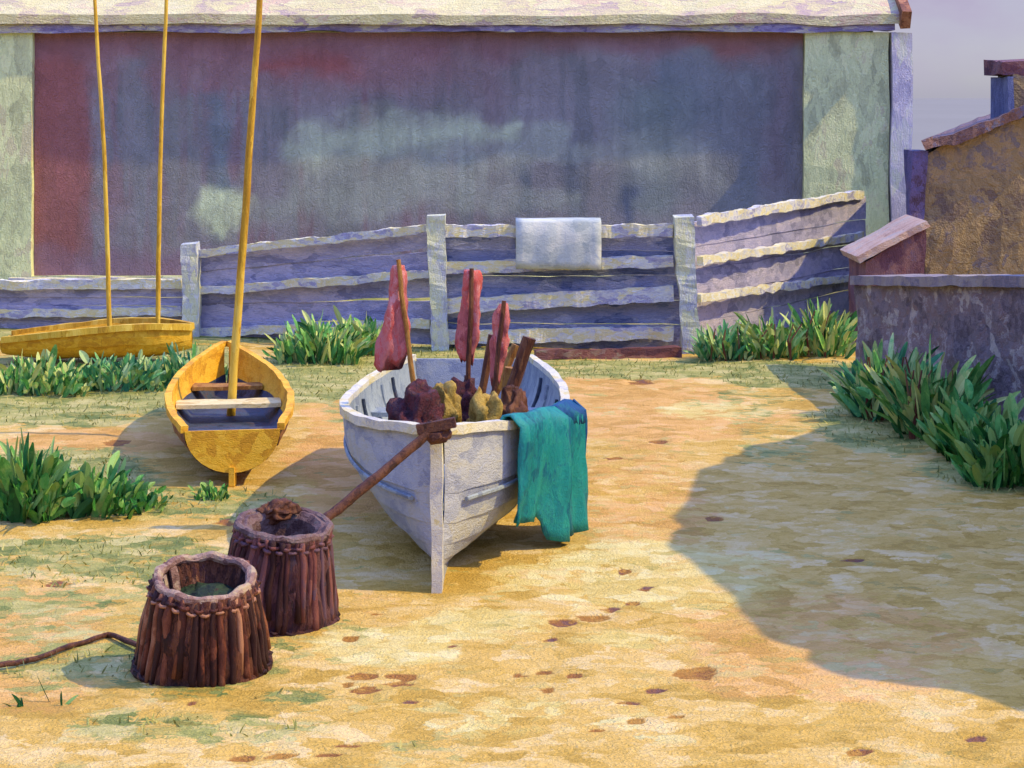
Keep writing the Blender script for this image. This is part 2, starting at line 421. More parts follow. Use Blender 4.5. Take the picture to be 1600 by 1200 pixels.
M['glass'] = paint('dark_window_glass', ['1c242c', '2a343c'], 3, (1, 1, 1), bump=.1, rough=.15, spec=.5)

# ------------------------------------------------------------------ boathouse
D = 26.0
def shed():
    r = thing('boathouse', (-1, D, 0), 'long pale green boathouse with one huge dark stained door, behind the fence', 'boathouse')
    xl, xr = -9.0, P(1392, 0, D).x
    dl, dr = P(50, 0, D).x, P(1257, 0, D).x
    zt = P(0, 50, D).z; zb = P(0, 432, D).z; ze = P(0, 35, D).z
    w = MB()
    w.box(xl, dl, D, D+.4, -.1, zt, 14)
    w.box(dr, xr-.02, D, D+.4, -.1, zt, 14)
    w.box(dl+.001, dr-.001, D+.01, D+.39, -.1, zb, 30)
    w.box(xl, xr-.02, D+5.6, D+6, -.1, zt, 8)
    w.box(xl, xl+.3, D+.401, D+5.599, -.1, zt, 8)
    w.box(xr-.32, xr-.021, D+.401, D+5.599, -.1, zt, 8)
    w.build('wall', M['palegreen'], r, wob=(.03, 1.2))
    f = MB(); f.box(xl-.1, xr+.02, D-.05, D+.3, zt+.002, ze, 60); f.build('fascia', M['purple'], r, wob=(.035, 1.6))  # the purple puts the shadow under the eave into the fascia colour
    c = MB(); c.box(xr, P(1424, 0, D).x, D-.06, D+.45, -.1, zt-.01, 14); c.build('corner_board', M['lilacwhite'], r, wob=(.03, 1.5))
    sl = MB(); sl.box(dl-.3, P(640, 0, D).x, D-.14, D-.02, zb-.16, zb-.01, 20); sl.build('sill', M['rail'], r, wob=(.02, 2))
    # roof sloping back from the eave, with its far slope
    x0, x1 = xl-.3, P(1402, 0, D).x
    rows = []
    for (y, z) in ((D-.1, ze-.03), (D-.1, ze+.1), (D+3, ze+1.9), (D+6.3, ze+.1), (D+6.3, ze-.03), (D+3, ze+1.7), (D-.1, ze-.03)):
        rows.append([(x0+(x1-x0)*i/50, y, z) for i in range(51)])
    rf = MB(); rf.grid(rows); rf.build('roof', M['cream'], r, wob=(.04, 1.1), recalc=True)
    b = MB()
    b.bar((x1+.07, D-.25, ze+.02), (x1+.07, D+3, ze+1.82), .13, .26, 8); b.bar((x1+.07, D+6.3, ze+.02), (x1+.07, D+3.01, ze+1.82), .13, .26, 8)
    b.build('bargeboard', M['rust'], r, wob=(.02, 2))
    g = MB(); g._off([(xr-.2, D+.2, zt), (xr-.2, D+5.8, zt), (xr-.2, D+3, ze+1.68)], [(0, 1, 2)]); g.build('gable', M['palegreen'], r)
    g = MB(); g._off([(xl+.2, D+.2, zt), (xl+.2, D+5.8, zt), (xl+.2, D+3, ze+1.68)], [(0, 2, 1)]); g.build('gable', M['palegreen'], r)
    # the great door, old paint in patches, eave shadow painted along the top
    NXd, NYd = 420, 150
    px = np.linspace(50, 1257, NXd)[None, :].repeat(NYd, 0); py = np.linspace(432, 50, NYd)[:, None].repeat(NXd, 1)
    wx = px+(fbm(px/40, py/60, 4)-.5)*70; wy = py+(fbm(px/60+9, py/40+3, 4)-.5)*60
    st = fbm(px/26, py/170+7, 4); st2 = fbm(px/9+4, py/90, 3); bl = fbm(px/120, py/90+31, 4)
    colr = np.zeros(px.shape+(3,))
    def L(h): return np.array(s2l(h))
    colr[:] = L('5c5c68')
    def put(h, a):
        a = np.clip(a, 0, 1)[..., None]; colr[:] = colr*(1-a)+L(h)*a
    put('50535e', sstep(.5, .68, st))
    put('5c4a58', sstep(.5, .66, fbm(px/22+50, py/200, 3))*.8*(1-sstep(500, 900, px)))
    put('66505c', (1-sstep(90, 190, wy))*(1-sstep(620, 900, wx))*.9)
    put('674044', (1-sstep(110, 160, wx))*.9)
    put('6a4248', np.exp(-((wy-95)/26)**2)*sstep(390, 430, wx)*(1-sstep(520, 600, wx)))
    put('5f4654', (1-sstep(60, 105, wy))*.75)  # purple band under the eave, its shadow painted on the door
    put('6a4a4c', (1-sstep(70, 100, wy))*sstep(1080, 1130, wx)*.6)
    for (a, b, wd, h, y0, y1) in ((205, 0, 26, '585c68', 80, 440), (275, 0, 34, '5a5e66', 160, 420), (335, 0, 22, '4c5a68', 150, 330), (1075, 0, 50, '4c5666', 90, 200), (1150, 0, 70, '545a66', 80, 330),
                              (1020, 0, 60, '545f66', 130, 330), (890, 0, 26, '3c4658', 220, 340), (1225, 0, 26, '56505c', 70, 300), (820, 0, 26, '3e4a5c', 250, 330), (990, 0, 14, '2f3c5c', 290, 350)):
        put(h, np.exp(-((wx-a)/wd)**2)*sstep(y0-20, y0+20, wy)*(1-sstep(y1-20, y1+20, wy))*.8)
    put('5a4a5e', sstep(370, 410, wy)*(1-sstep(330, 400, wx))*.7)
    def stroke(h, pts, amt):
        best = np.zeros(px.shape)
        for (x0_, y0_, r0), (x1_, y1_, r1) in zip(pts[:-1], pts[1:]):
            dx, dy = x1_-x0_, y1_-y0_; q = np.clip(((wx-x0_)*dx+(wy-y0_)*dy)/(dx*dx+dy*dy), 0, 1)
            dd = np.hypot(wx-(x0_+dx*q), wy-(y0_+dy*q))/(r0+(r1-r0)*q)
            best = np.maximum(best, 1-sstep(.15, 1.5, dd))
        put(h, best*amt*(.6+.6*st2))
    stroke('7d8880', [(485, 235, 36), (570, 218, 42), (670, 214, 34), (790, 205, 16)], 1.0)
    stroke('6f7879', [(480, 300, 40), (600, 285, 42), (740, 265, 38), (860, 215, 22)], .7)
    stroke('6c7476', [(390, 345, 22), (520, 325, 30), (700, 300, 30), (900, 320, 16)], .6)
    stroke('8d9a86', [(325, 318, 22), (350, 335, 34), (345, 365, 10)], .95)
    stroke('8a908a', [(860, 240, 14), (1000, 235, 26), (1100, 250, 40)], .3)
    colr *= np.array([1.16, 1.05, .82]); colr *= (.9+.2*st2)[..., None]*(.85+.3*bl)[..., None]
    vs, fs = [], []
    for j in range(NYd):
        for i in range(NXd):
            X = dl+(dr-dl)*i/(NXd-1); Z = zb+(zt-zb)*j/(NYd-1)
            groove = 0
            vs.append((X-r.location.x, .12+groove, Z))
    for j in range(NYd-1):
        for i in range(NXd-1):
            a = j*NXd+i; fs.append((a, a+1, a+NXd+1, a+NXd))
    # thickness: back sheet
    n0 = len(vs); vs += [(dl-r.location.x, .2, zb), (dr-r.location.x, .2, zb), (dr-r.location.x, .2, zt), (dl-r.location.x, .2, zt)]; fs.append((n0+3, n0+2, n0+1, n0))
    me = bpy.data.meshes.new('door'); me.from_pydata(vs, [], fs)
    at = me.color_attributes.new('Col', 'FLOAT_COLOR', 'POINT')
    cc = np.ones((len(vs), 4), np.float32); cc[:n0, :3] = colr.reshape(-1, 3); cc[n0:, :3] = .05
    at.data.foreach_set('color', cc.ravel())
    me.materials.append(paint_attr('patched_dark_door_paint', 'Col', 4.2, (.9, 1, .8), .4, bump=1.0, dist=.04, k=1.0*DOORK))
    o = bpy.data.objects.new('door', me); COL.objects.link(o); o.parent = r
DOORK = 2.4
shed()

# ------------------------------------------------------------------ fence
def fence():
    r = thing('fence', G(690, 545), 'old white post and rail fence backed with violet boards', 'fence')
    ps = [(300, 380, 20.8, .95), (685, 335, 19.75, 1.0), (1070, 338, 19.5, 1.05)]
    for (x, yt, d, k) in ps:
        p = P(x, yt, d); b = MB()
        b.bar((p.x+(.02 if x != 1070 else .07), d-.02, -.1), (p.x-.02, d-.02, p.z), .17*k, .15, 28, up=(0, 1, 0), taper=1.12)
        b.build('post', M['post'], r, wob=(.028, 3.5))
    def rail(pa, pb, h=.085, m='rail', segs=90):
        (x0, y0, d0), (x1, y1, d1) = pa, pb
        b = MB(); b.bar(P(x0, y0, d0+.03), P(x1, y1, d1+.03), .07, h, segs); b.build('rail', M[m], r, wob=(.024, 5))
    # between first and second post
    rail((312, 396, 20.8), (672, 357, 19.8)); rail((312, 455, 20.8), (672, 428, 19.8)); rail((312, 520, 20.8), (672, 505, 19.8), .09)
    # middle bay
    rail((697, 362, 19.75), (1052, 360, 19.5), .13); rail((697, 418, 19.75), (1052, 408, 19.5), .12); rail((697, 478, 19.75), (1052, 459, 19.5), .15); rail((697, 527, 19.75), (1052, 520, 19.5), .14)
    # bay running back to the corner
    rail((1092, 345, 19.5), (1345, 303, 23.2), .10); rail((1092, 408, 19.5), (1345, 368, 23.2), .085); rail((1092, 465, 19.5), (1345, 432, 23.2), .08)
    # the old bay on the far left
    rail((-60, 446, 21.4), (286, 442, 20.9), .10); rail((-60, 492, 21.4), (286, 486, 20.9), .09)
    def boards(pa, pb, bot=0.0, name='board_panel', mm='violet'):
        (x0, y0, d0), (x1, y1, d1) = pa, pb
        b = MB(); A, B = P(x0, y0, d0+.16), P(x1, y1, d1+.16); nb = 5
        for i in range(nb):
            q0, q1 = i/nb, (i+1)/nb-.006
            a0 = A.z*q0+bot*(1-q0); a1 = A.z*q1+bot*(1-q1); b0 = B.z*q0+bot*(1-q0); b1 = B.z*q1+bot*(1-q1)
            oy = .018*(i % 2)
            b.bar((A.x, A.y+oy, (a0+a1)/2), (B.x, B.y+oy, (b0+b1)/2), .04, (a1-a0+b1-b0)/2, 20)
        b.build(name, M[mm], r, wob=(.02, 2.2))
    boards((306, 398, 20.8), (685, 352, 19.75)); boards((685, 352, 19.75), (1070, 352, 19.5), mm='navy'); boards((1070, 348, 19.5), (1350, 305, 23.2)); boards((-80, 452, 21.4), (300, 450, 20.8))
fence()
k = MB(); k.bar(G(835, 560)+Vector((0, 0, .035)), G(1062, 556)+Vector((0, 0, .035)), .16, .1, 24)
tag(k.build('kerb_edging', M['kerb'], wob=(.03, 4)), 'low dull red brick edging along the foot of the fence', 'edging')
# cloth over the rail
rows = []
a, b_ = P(806, 352, 19.62), P(940, 349, 19.52)
for v, (dy, dz) in enumerate(((.16, -.25), (.15, -.1), (.12, .06), (.05, .055), (-.07, .05), (-.09, .03), (-.1, -.12), (-.105, -.24), (-.1, -.36), (-.1, -.44))):
    rows.append([(a.x+(b_.x-a.x)*u/12, a.y+dy+.012*math.sin(u*1.7+v*.5), a.z+dz+.008*math.sin(u*2.1)*(v > 5)) for u in range(13)])
c = MB(); c.grid(rows); o = c.build('hung_cloth', M['cloth'], wob=(.007, 3), smooth=True)
sm = o.modifiers.new('thickness', 'SOLIDIFY'); sm.thickness = .012
tag(o, 'square pale grey cloth hung over the top rail of the fence', 'cloth')

# ------------------------------------------------------------------ right side: field wall, outbuilding, lean-to
def field_wall():
    r = thing('field_wall', (3.7, 16, 0), 'low violet grey stone wall with a pale worn coping', 'wall')
    A, B = P(1338, 444, 18.3), P(1612, 447, 14.3); E = B+(B-A)*.35; E.z = B.z+.06
    n, nz = 70, 18; d = (B-A); d.z = 0; d.normalize(); o = Vector((-d.y, d.x, 0))*.36
    tp = lambda q: A+(B-A)*q if q <= 1 else B+(E-B)*((q-1)/.35)
    b = MB(); Q = [1.35*i/n for i in range(n+1)]
    row = lambda off, j: [Vector((tp(q).x+off.x, tp(q).y+off.y, -.1+(tp(q).z+.1)*j/nz)) for q in Q]
    b.grid([row(Vector((0, 0, 0)), j) for j in range(nz+1)]); b.grid([row(o, j)[::-1] for j in range(nz+1)])
    for q in (0, 1.35):
        b.grid([[Vector((tp(q).x+o.x*i/4, tp(q).y+o.y*i/4, -.1+(tp(q).z+.1)*j/nz)) for i in range(5)] for j in range(nz+1)])
    b.build('stonework', M['stone'], r, wob=(.04, 3.0))
    c = MB(); h = o/2+Vector((0, 0, .035)); c.bar(A+h-d*.05, B+h, .46, .085, 40); c.bar(B+h+d*.002, E+h, .46, .085, 14); c.build('coping', M['coping'], r, wob=(.016, 2.5))
field_wall()
def outbuilding():
    d = 21.0
    r = thing('outbuilding', (P(1500, 0, d).x, d, 0), 'rough ochre stone outbuilding with a sloping brown roof and maroon chimney', 'outbuilding')
    xs = [P(v, 0, d).x for v in (1444, 1480, 1520, 1562, 1640, 1720)]
    zs = [P(0, v, d).z for v in (240, 226, 210, 196, 168, 140)]
    n = 30
    def top(x): return float(np.interp(x, xs, zs))
    b = MB(); X = [xs[0]+(xs[-1]-xs[0])*i/n for i in range(n+1)]
    b.grid([[(x, d, -.1+(top(x)+.1)*j/16) for x in X] for j in range(17)])
    b.grid([[(X[0], d+3.5-3.5*i/10, -.1+(top(X[0])+.1)*j/16) for i in range(11)] for j in range(17)])
    b.grid([[(X[-1], d+3.5*i/10, -.1+(top(X[-1])+.1)*j/16) for i in range(11)] for j in range(17)])
    b.grid([[(x, d+3.5, -.1+(top(x)+.1)*j/16) for x in X[::-1]] for j in range(17)])
    sk = lambda m: setattr(m, 'v', [(p[0]+(p[1]-d)*.235, p[1], p[2]) for p in map(Vector, m.v)])
    sk(b)
    b.build('wall', M['ochrewall'], r, wob=(.05, 1.8))
    ro = MB(); R_ = [[(x, y, top(x)+z) for x in X] for (y, z) in ((d-.14, .0), (d-.14, .12), (d+3.6, .12), (d+3.6, 0), (d-.14, 0))]
    ro.grid(R_); sk(ro); ro.build('roof', M['roofbrown'], r, wob=(.07, 2.4), recalc=True)
    q = MB(); q.bar((P(1433, 0, d).x, d+.1, -.1), (P(1433, 0, d).x, d+.1, P(0, 236, d).z), .17, .3, 10, up=(0, 1, 0)); q.build('shaded_edge', M['shaded_edge'], r, wob=(.04, 2.5))  # violet strip for the wall's shaded edge, shade put into its colour
    cx0, cx1 = P(1576, 0, d).x, P(1650, 0, d).x
    c = MB(); c.box(cx0+.1, cx1, d+.15, d+.9, top(cx0)-.1, P(0, 118, d).z, 8); ch = c.build('chimney', M['ochrewall'], r, wob=(.03, 3))
    s_ = MB(); s_.box(cx0+.03, cx0+.097, d+.14, d+.91, top(cx0)-.1, P(0, 121, d).z, 8); s_.build('shaded_cheek', M['blueside'], ch, wob=(.02, 3))  # shadow side of the chimney, painted as a blue slab
    q = MB(); q.box(cx0-.03, cx1+.03, d+.13, d+.92, P(0, 117, d).z, P(0, 92, d).z, 6); q.build('chimney_cap', M['chimney'], ch, wob=(.06, 3.5))
outbuilding()
def leanto():
    d = 19.6
    r = thing('lean_to', P(1400, 600, d), 'small red-brown lean-to with a peach roof edge beside the ochre outbuilding', 'lean-to')
    A, B = P(1352, 402, d), P(1446, 348, d)
    b = MB(); n = 10; X = [A.x+(B.x-A.x)*i/n for i in range(n+1)]
    tz = lambda x: A.z+(B.z-A.z)*(x-A.x)/(B.x-A.x)-.05
    b.grid([[(x, d, tz(x)*j/10) for x in X] for j in range(11)])
    b.grid([[(x, d+1, tz(x)*j/10) for x in X[::-1]] for j in range(11)])
    b.grid([[(X[0], d+1-i/4, tz(X[0])*j/10) for i in range(5)] for j in range(11)])
    b.grid([[(X[-1], d+i/4, tz(X[-1])*j/10) for i in range(5)] for j in range(11)])
    b.build('wall', M['redbrown'], r, wob=(.02, 3))
    ro = MB(); ro.bar((A.x-.08, d+.45, A.z-.03), (B.x+.02, d+.45, B.z), 1.0, .07, 10); ro.build('roof', M['peachedge'], r, wob=(.025, 3))
leanto()

# ------------------------------------------------------------------ cottage beyond the right edge: its gable throws the big shadow
def cottage():
    X0, X1 = 4.84, 9.5
    prf = [(7.8, 2.75), (8.2, 3.35), (8.9, 3.78), (10.6, 4.12), (11.4, 4.0), (12.9, 3.6), (14.0, 3.05), (14.7, 2.4)]
    r = thing('cottage', (7, 10.6, 0), 'limewashed thatched cottage off the right of the yard, casting the big shadow', 'cottage')
    b = MB()
    pr = [(7.8, -.1), (14.7, -.1)]+[(y, z-.14) for y, z in prf[::-1]]; n_ = len(pr)
    b._off([(X0, y, z) for y, z in pr]+[(X1, y, z) for y, z in pr], [tuple(range(n_))[::-1], tuple(range(n_, 2*n_)), (0, n_, 2*n_-1, n_-1), (1, 2, n_+2, n_+1)])
    b.build('wall', M['cottwall'], r)
    ro = MB(); n = 40
    fine = []
    for (a, c), (a2, c2) in zip(prf[:-1], prf[1:]):
        fine += [(a+(a2-a)*q/5, c+(c2-c)*q/5) for q in range(5)]
    fine.append(prf[-1]); hr = 4.05
    prof = [(7.6, 2.45)]+fine+[(14.95, 2.2)]
    under = [(y, z-.16) for y, z in prof[::-1]]
    ro.grid([[(X0-.15+(X1-X0+.3)*i/n, y, z+.02) for i in range(n+1)] for (y, z) in prof+under+prof[:1]])
    for xx in (X0-.15, X1+.15):
        m_ = len(prof); ro._off([(xx, y, z+.02) for y, z in prof]+[(xx, y, z-.16) for y, z in prof], [(i, i+1, m_+i+1, m_+i) for i in range(m_-1)])
    ro.build('roof', M['thatch'], r, wob=(.13, 1.9), recalc=True)
    c = MB(); c.box(8.2, 8.9, 10.3, 11.0, hr-.2, hr+.9, 4); c.build('chimney', M['chimney'], r)
    for (y, z) in ((9.0, 1.0), (11.7, 1.0)):
        f = MB(); f.box(X0-.04, X0+.05, y, y+.9, z, z+1.1, 3); fo = f.build('window', M['lilacwhite'], r)
        g = MB(); g.box(X0-.05, X0-.042, y+.08, y+.82, z+.08, z+1.02, 2); g.build('pane', M['glass'], fo)
cottage()

# ------------------------------------------------------------------ boats
def interp(t, tab):
    return float(np.interp(t, [a for a, _ in tab], [b for _, b in tab]))
def hullfn(org, axis_, L, beam, sheer, keel, pw=1.0):
    """org = foot of the stem on the ground, axis_ = unit direction bow->stern"""
    ax = Vector((axis_[0], axis_[1], 0)).normalized(); sd = Vector((ax.y, -ax.x, 0))
    def smooth(t, tab):
        return (interp(max(0, t-.05), tab)+2*interp(t, tab)+interp(min(1, t+.05), tab))/4 if .02 < t < .98 else interp(t, tab)
    def pt(t, v, side, off=0.0):
        b = smooth(t, beam); s_ = smooth(t, sheer); k_ = smooth(t, keel)
        a = v*math.pi/2
        p = 1+.7*max(0, 1-t/.35)*pw
        x = b*math.sin(a)**p; z = s_-(s_-k_)*math.cos(a)**(1/p if p > 1 else 1)
        n = Vector((math.sin(a), -math.cos(a)*.6))
        x = x+off*max(n.x, .3); z = z+off*n.y
        return Vector((org[0], org[1], 0))+ax*(L*t)+sd*(x*side)+Vector((0, 0, z))
    return pt
def make_boat(root, pt, ns, mats, strakes=6, lap=.014, inner=.03, floor_v=.42, railw=.07, railh=.06, stern=True, bilge_v=.75):
    T = [i/ns for i in range(ns+1)]
    sh = MB()
    for side in (1, -1):
        rows = []
        for k_ in range(strakes):
            v0, v1 = k_/strakes, (k_+1)/strakes
            for (v, o) in ((v0, lap), ((v0+v1)/2, lap*.5), (v1, 0)):
                rows.append([pt(t, v, side, o*min(1, t*8+.1)) for t in T])
        sh.grid(rows)
    hull = sh.build('hull', mats['out'], root, wob=(.008, 4), smooth=False)
    inn = MB()
    for side in (1, -1):
        inn.grid([[pt(min(max(t, .012), .99), floor_v+(1-floor_v)*k_/8, side, -inner) for t in T] for k_ in range(9)])
    inn.build('lining', mats['in'], root, wob=(.006, 5), smooth=True)
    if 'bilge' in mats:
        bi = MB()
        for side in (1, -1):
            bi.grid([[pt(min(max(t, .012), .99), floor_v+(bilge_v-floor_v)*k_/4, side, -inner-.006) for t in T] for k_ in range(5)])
        bi.build('bilge_shade', mats['bilge'], root, wob=(.006, 5), smooth=True)  # lower lining darkened by colour to stand for shade inside the hull
    fl = MB(); fl.grid([[pt(min(max(t, .012), .99), floor_v+.01, s_, -inner) for t in T] for s_ in (1, -1)])
    fl.build('floorboards', mats['floor'], root)
    for side in (1, -1):
        g = MB(); pts = [pt(t, 1, side, 0)+Vector((0, 0, .012)) for t in T]
        for i in range(len(pts)-1):
            pass
        # one continuous rail
        vs, fs = [], []
        for i, p in enumerate(pts):
            d = (pts[min(i+1, len(pts)-1)]-pts[max(i-1, 0)]).normalized(); a = d.cross(Vector((0, 0, 1))).normalized()
            for (x, z) in ((-1, -1), (1, -1), (1, 1), (-1, 1)):
                vs.append(p+a*(x*railw/2)+Vector((0, 0, z*railh/2)))
        for i in range(len(pts)-1):
            for j in range(4): fs.append((i*4+j, i*4+(j+1) % 4, i*4+4+(j+1) % 4, i*4+4+j))
        fs.append((3, 2, 1, 0)); n = (len(pts)-1)*4; fs.append((n, n+1, n+2, n+3))
        g._off(vs, fs); g.build('gunwale', mats['rail'], root, wob=(.008, 5))
    if stern:
        tr = MB(); n = 9
        for dt in (0.0, .012):
            ring = [pt(1, v/n, -1)+(pt(1, .5, 1)-pt(.9, .5, 1)).normalized()*(.0 if dt else .02)+Vector((0, 0, 0)) for v in range(n, 0, -1)]
            ring += [pt(1, v/n, 1)+(pt(1, .5, 1)-pt(.9, .5, 1)).normalized()*(.0 if dt else .02) for v in range(0, n+1)]
            tr._off(ring, [tuple(range(len(ring)))])
        m_ = len(ring)
        for i in range(m_): tr.f.append((i, (i+1) % m_, m_+(i+1) % m_, m_+i))
        tr.build('transom', mats['transom'], root, recalc=True)
    return hull
def thwart(root, pt, t, w, v, mat, th=.03, name='thwart', lift=0):
    A, B = pt(t, v, -1, -.02), pt(t, v, 1, -.02)
    up = Vector((0, 0, lift))
    b = MB(); b.bar(A+up, B+up, w, th, 8); return b.build(name, mat, root, wob=(.008, 5))

# white boat, bow to the viewer
wb_o = Vector((-.392, 10.12, 0))
wb = thing('fishing_boat', wb_o, 'white clinker fishing boat, bow on, loaded with pink flags and gear', 'fishing boat')
wpt = hullfn(wb_o, (.022, 1), 4.0,
    [(0, .035), (.06, .19), (.12, .345), (.2, .50), (.3, .615), (.42, .69), (.65, .67), (.85, .56), (1, .43)],
    [(0, .835), (.12, .77), (.3, .715), (.6, .665), (1, .665)],
    [(0, .10), (.06, .06), (.2, .05), (.8, .08), (1, .16)])
hull = make_boat(wb, wpt, 44, dict(out=M['white'], rail=M['whiterail'], floor=M['greyin'], transom=M['white'], **{'in': M['greyin']}), strakes=6, lap=.018, railw=.055, railh=.05)
st = MB(); st.bar(wb_o+Vector((0, -.02, -.03)), wb_o+Vector((-.005, -.03, .87)), .055, .09, 10, up=(0, 1, 0), taper=1.2); st.build('stem_post', M['whiterail'], wb, wob=(.008, 6))
kl = MB(); kl.bar(wb_o+Vector((0, .03, .02)), wb_o+Vector((.085, 3.95, .05)), .05, .14, 12); kl.build('keel', M['white'], wb)
rub = None
for side in (1, -1):
    b = MB(); pts = [wpt(i/30, .80, side, .026) for i in range(1, 31)]
    b.tube(pts, .013, 6); b.build('rubbing_strake', M['greyin'], wb, wob=(.004, 5))
thwart(wb, wpt, .36, .22, .80, M['greyin']); thwart(wb, wpt, .68, .22, .80, M['greyin'])
for i, t in enumerate((.2, .28, .44, .52, .6, .76, .84)):
    for side in (1, -1):
        b = MB(); b.tube([wpt(t, .45+.5*q/8, side, -.035) for q in range(9)], .017, 6); b.build('rib', M['darkblue'] if i % 2 == 0 else M['greyin'], wb)
fd = MB()
fd.grid([[wpt(max(.02, t), 0.9, s_, -.05)+Vector((0, 0, 0)) for t in [i*.11/8 for i in range(9)]] for s_ in (-1, 1)]); fd.build('fore_deck', M['whiterail'], wb)

# yellow dinghy, stern to the viewer
bow, stn = P(365, 590, 15.95), P(377, 590, 12.8)
dv = Vector((stn.x-bow.x, stn.y-bow.y, 0))
bow.x -= .06; stn.x -= .05; dg_o = Vector((bow.x, bow.y, 0))
dg = thing('sailing_dinghy', (dg_o+Vector((stn.x, stn.y, 0)))/2, 'small yellow sailing dinghy, stern on, with its tall bare mast', 'sailing dinghy')
dpt = hullfn(dg_o, (dv.x, dv.y), dv.length,
    [(0, .02), (.08, .15), (.2, .29), (.4, .41), (.6, .45), (.8, .41), (1, .315)],
    [(0, .53), (.2, .45), (.5, .39), (.8, .375), (1, .375)],
    [(0, .12), (.1, .07), (.6, .05), (1, .09)])
make_boat(dg, dpt, 36, dict(out=M['yellowdk'], rail=M['yellow'], floor=M['darkblue'], transom=M['yellow'], bilge=M['darkblue'], **{'in': M['yellow']}), strakes=4, lap=.01, inner=.022, floor_v=.5, railw=.05, railh=.045)  # dark blue floor and lower lining carry the interior's shade
thwart(dg, dpt, .49, .26, .80, M['palewood']); thwart(dg, dpt, .24, .2, .8, M['ochrewood']); thwart(dg, dpt, .72, .2, .62, M['darkblue'])  # low dark blue seat continues the painted shade
sk = MB(); e = dpt(1, 0, 1); sk.bar(e+Vector((0, -.02, -.09)), e+Vector((0, -.02, .04)), .035, .04, 4, up=(0, 1, 0)); sk.bar(e+Vector((0, .02, -.05)), dpt(.1, 0, 1)+Vector((0, 0, -.03)), .045, .09, 10); sk.build('skeg', M['yellow'], dg, wob=(.006, 5))
m0, m1 = P(364, 640, 14.6), P(407, 0, 14.6); m0 = m0+(m0-m1)*.09; m2 = m1+(m1-m0)*.35
m0.z = max(m0.z, .12)
b = MB(); b.tube([m0+(m2-m0)*i/30 for i in range(31)], [.034-.014*i/30 for i in range(31)], 10); b.build('mast', M['mast'], dg, wob=(.006, 2.5), smooth=True)

# yellow punt among the grass, side on, with two thin masts
pb, ps_ = P(296, 560, 18.6), P(8, 560, 18.6)
po = Vector((pb.x, 18.75, 0))
pn = thing('yellow_punt', (P(170, 0, 18.6).x, 18.6, 0), 'low yellow punt lying side on in the weeds with two thin masts', 'punt')
ppt = hullfn(po, (-1, -.06), pb.x-ps_.x,
    [(0, .04), (.15, .22), (.4, .32), (.7, .32), (1, .24)],
    [(0, .34), (.2, .37), (.4, .36), (.7, .31), (1, .25)],
    [(0, .14), (.2, .06), (.8, .05), (1, .1)], pw=.4)
make_boat(pn, ppt, 26, dict(out=M['yellow'], rail=M['mast'], floor=M['ochrewood'], transom=M['yellow'], **{'in': M['yellow']}), strakes=3, lap=.012, floor_v=.3, railw=.06, railh=.06)
thwart(pn, ppt, .3, .16, .78, M['ochrewood']); thwart(pn, ppt, .62, .16, .78, M['ochrewood'])
for (xa, ya, xm, ym, xb) in ((172, 530, 164, 260, 148), (246, 520, 250, 260, 260)):
    a, m_, c = P(xa, ya, 18.65), P(xm, ym, 18.65), P(xb, 0, 18.65); a.z = .14
    pts = [a+(m_-a)*i/8 for i in range(9)]+[m_+(c-m_)*i/8 for i in range(1, 9)]; d_ = (c-m_).normalized(); pts += [c+d_*.3*i for i in range(1, 4)]
    b = MB(); b.tube(pts, [.024-.0004*i for i in range(len(pts))], 8); b.build('mast', M['mast'], pn, wob=(.006, 2.5), smooth=True)

# ------------------------------------------------------------------ gear in and on the white boat
# teal tarpaulin over the gunwale
def tarp():
    rows = []; NT_, = (44,)
    tt = [.115+(.36-.115)*i/NT_ for i in range(NT_+1)]
    def col_(t, q):
        # q: -0.3..0 inside, 0 top, 0..1 down the outside
        if q < 0: return wpt(t, 1+q*.55, 1, -.05)+Vector((0, 0, .02))
        if q < .08: return wpt(t, 1, 1, .01)+Vector((q*.9, 0, .06))
        v = 1-(q-.08)*.62
        p = wpt(t, v, 1, .06)
        g = wpt(t, 1, 1, .09)
        hang = Vector((g.x+.02+.03*math.sin(t*60), g.y, g.z-(q-.08)*.62))
        f = .6+.4*np.clip((t-.16)/.08, 0, 1)
        return p.lerp(hang, float(f))
    qs = [-.5, -.38, -.26, -.13, -.04, 0, .04, .08, .16, .26, .36, .46, .56, .66, .76, .86, .96, 1.06]
    for q in qs:
        row = []
        for i, t in enumerate(tt):
            lim = .9 if t < .2 else (.9+(1.2-.9)*min(1, (t-.2)/.014))
            qq = q if q < .08 else .08+(q-.08)*(lim-.08)/(1.06-.08)
            p = col_(t, qq); p = p+Vector((max(0, q)*.028*math.sin(i*.62+q*1.5)+.008*math.sin(i*1.9-q*4), 0, .006*math.sin(i*.45)))
            row.append(p)
        rows.append(row)
    r = thing('tarpaulin', wpt(.28, 1, 1), 'teal tarpaulin with a blue fold draped over the gunwale of the white boat', 'tarpaulin')
    m = MB(); m.grid(rows[4:]); o = m.build('sheet', M['teal'], r, wob=(.016, 6), smooth=True)
    s_ = o.modifiers.new('thickness', 'SOLIDIFY'); s_.thickness = .012
    m = MB(); m.grid([[p+Vector((.008, 0, .008)) for p in rw[26:]] for rw in rows[4:9]]); o = m.build('folded_edge', M['tealedge'], r, wob=(.016, 6), smooth=True)
    s_ = o.modifiers.new('thickness', 'SOLIDIFY'); s_.thickness = .006
    h = MB(); h.tube([p+Vector((.012, 0, 0)) for p in [rw[-1] for rw in rows[6:]]], .014, 6); h.build('hem', M['tealedge'], r, wob=(.012, 7))
tarp()

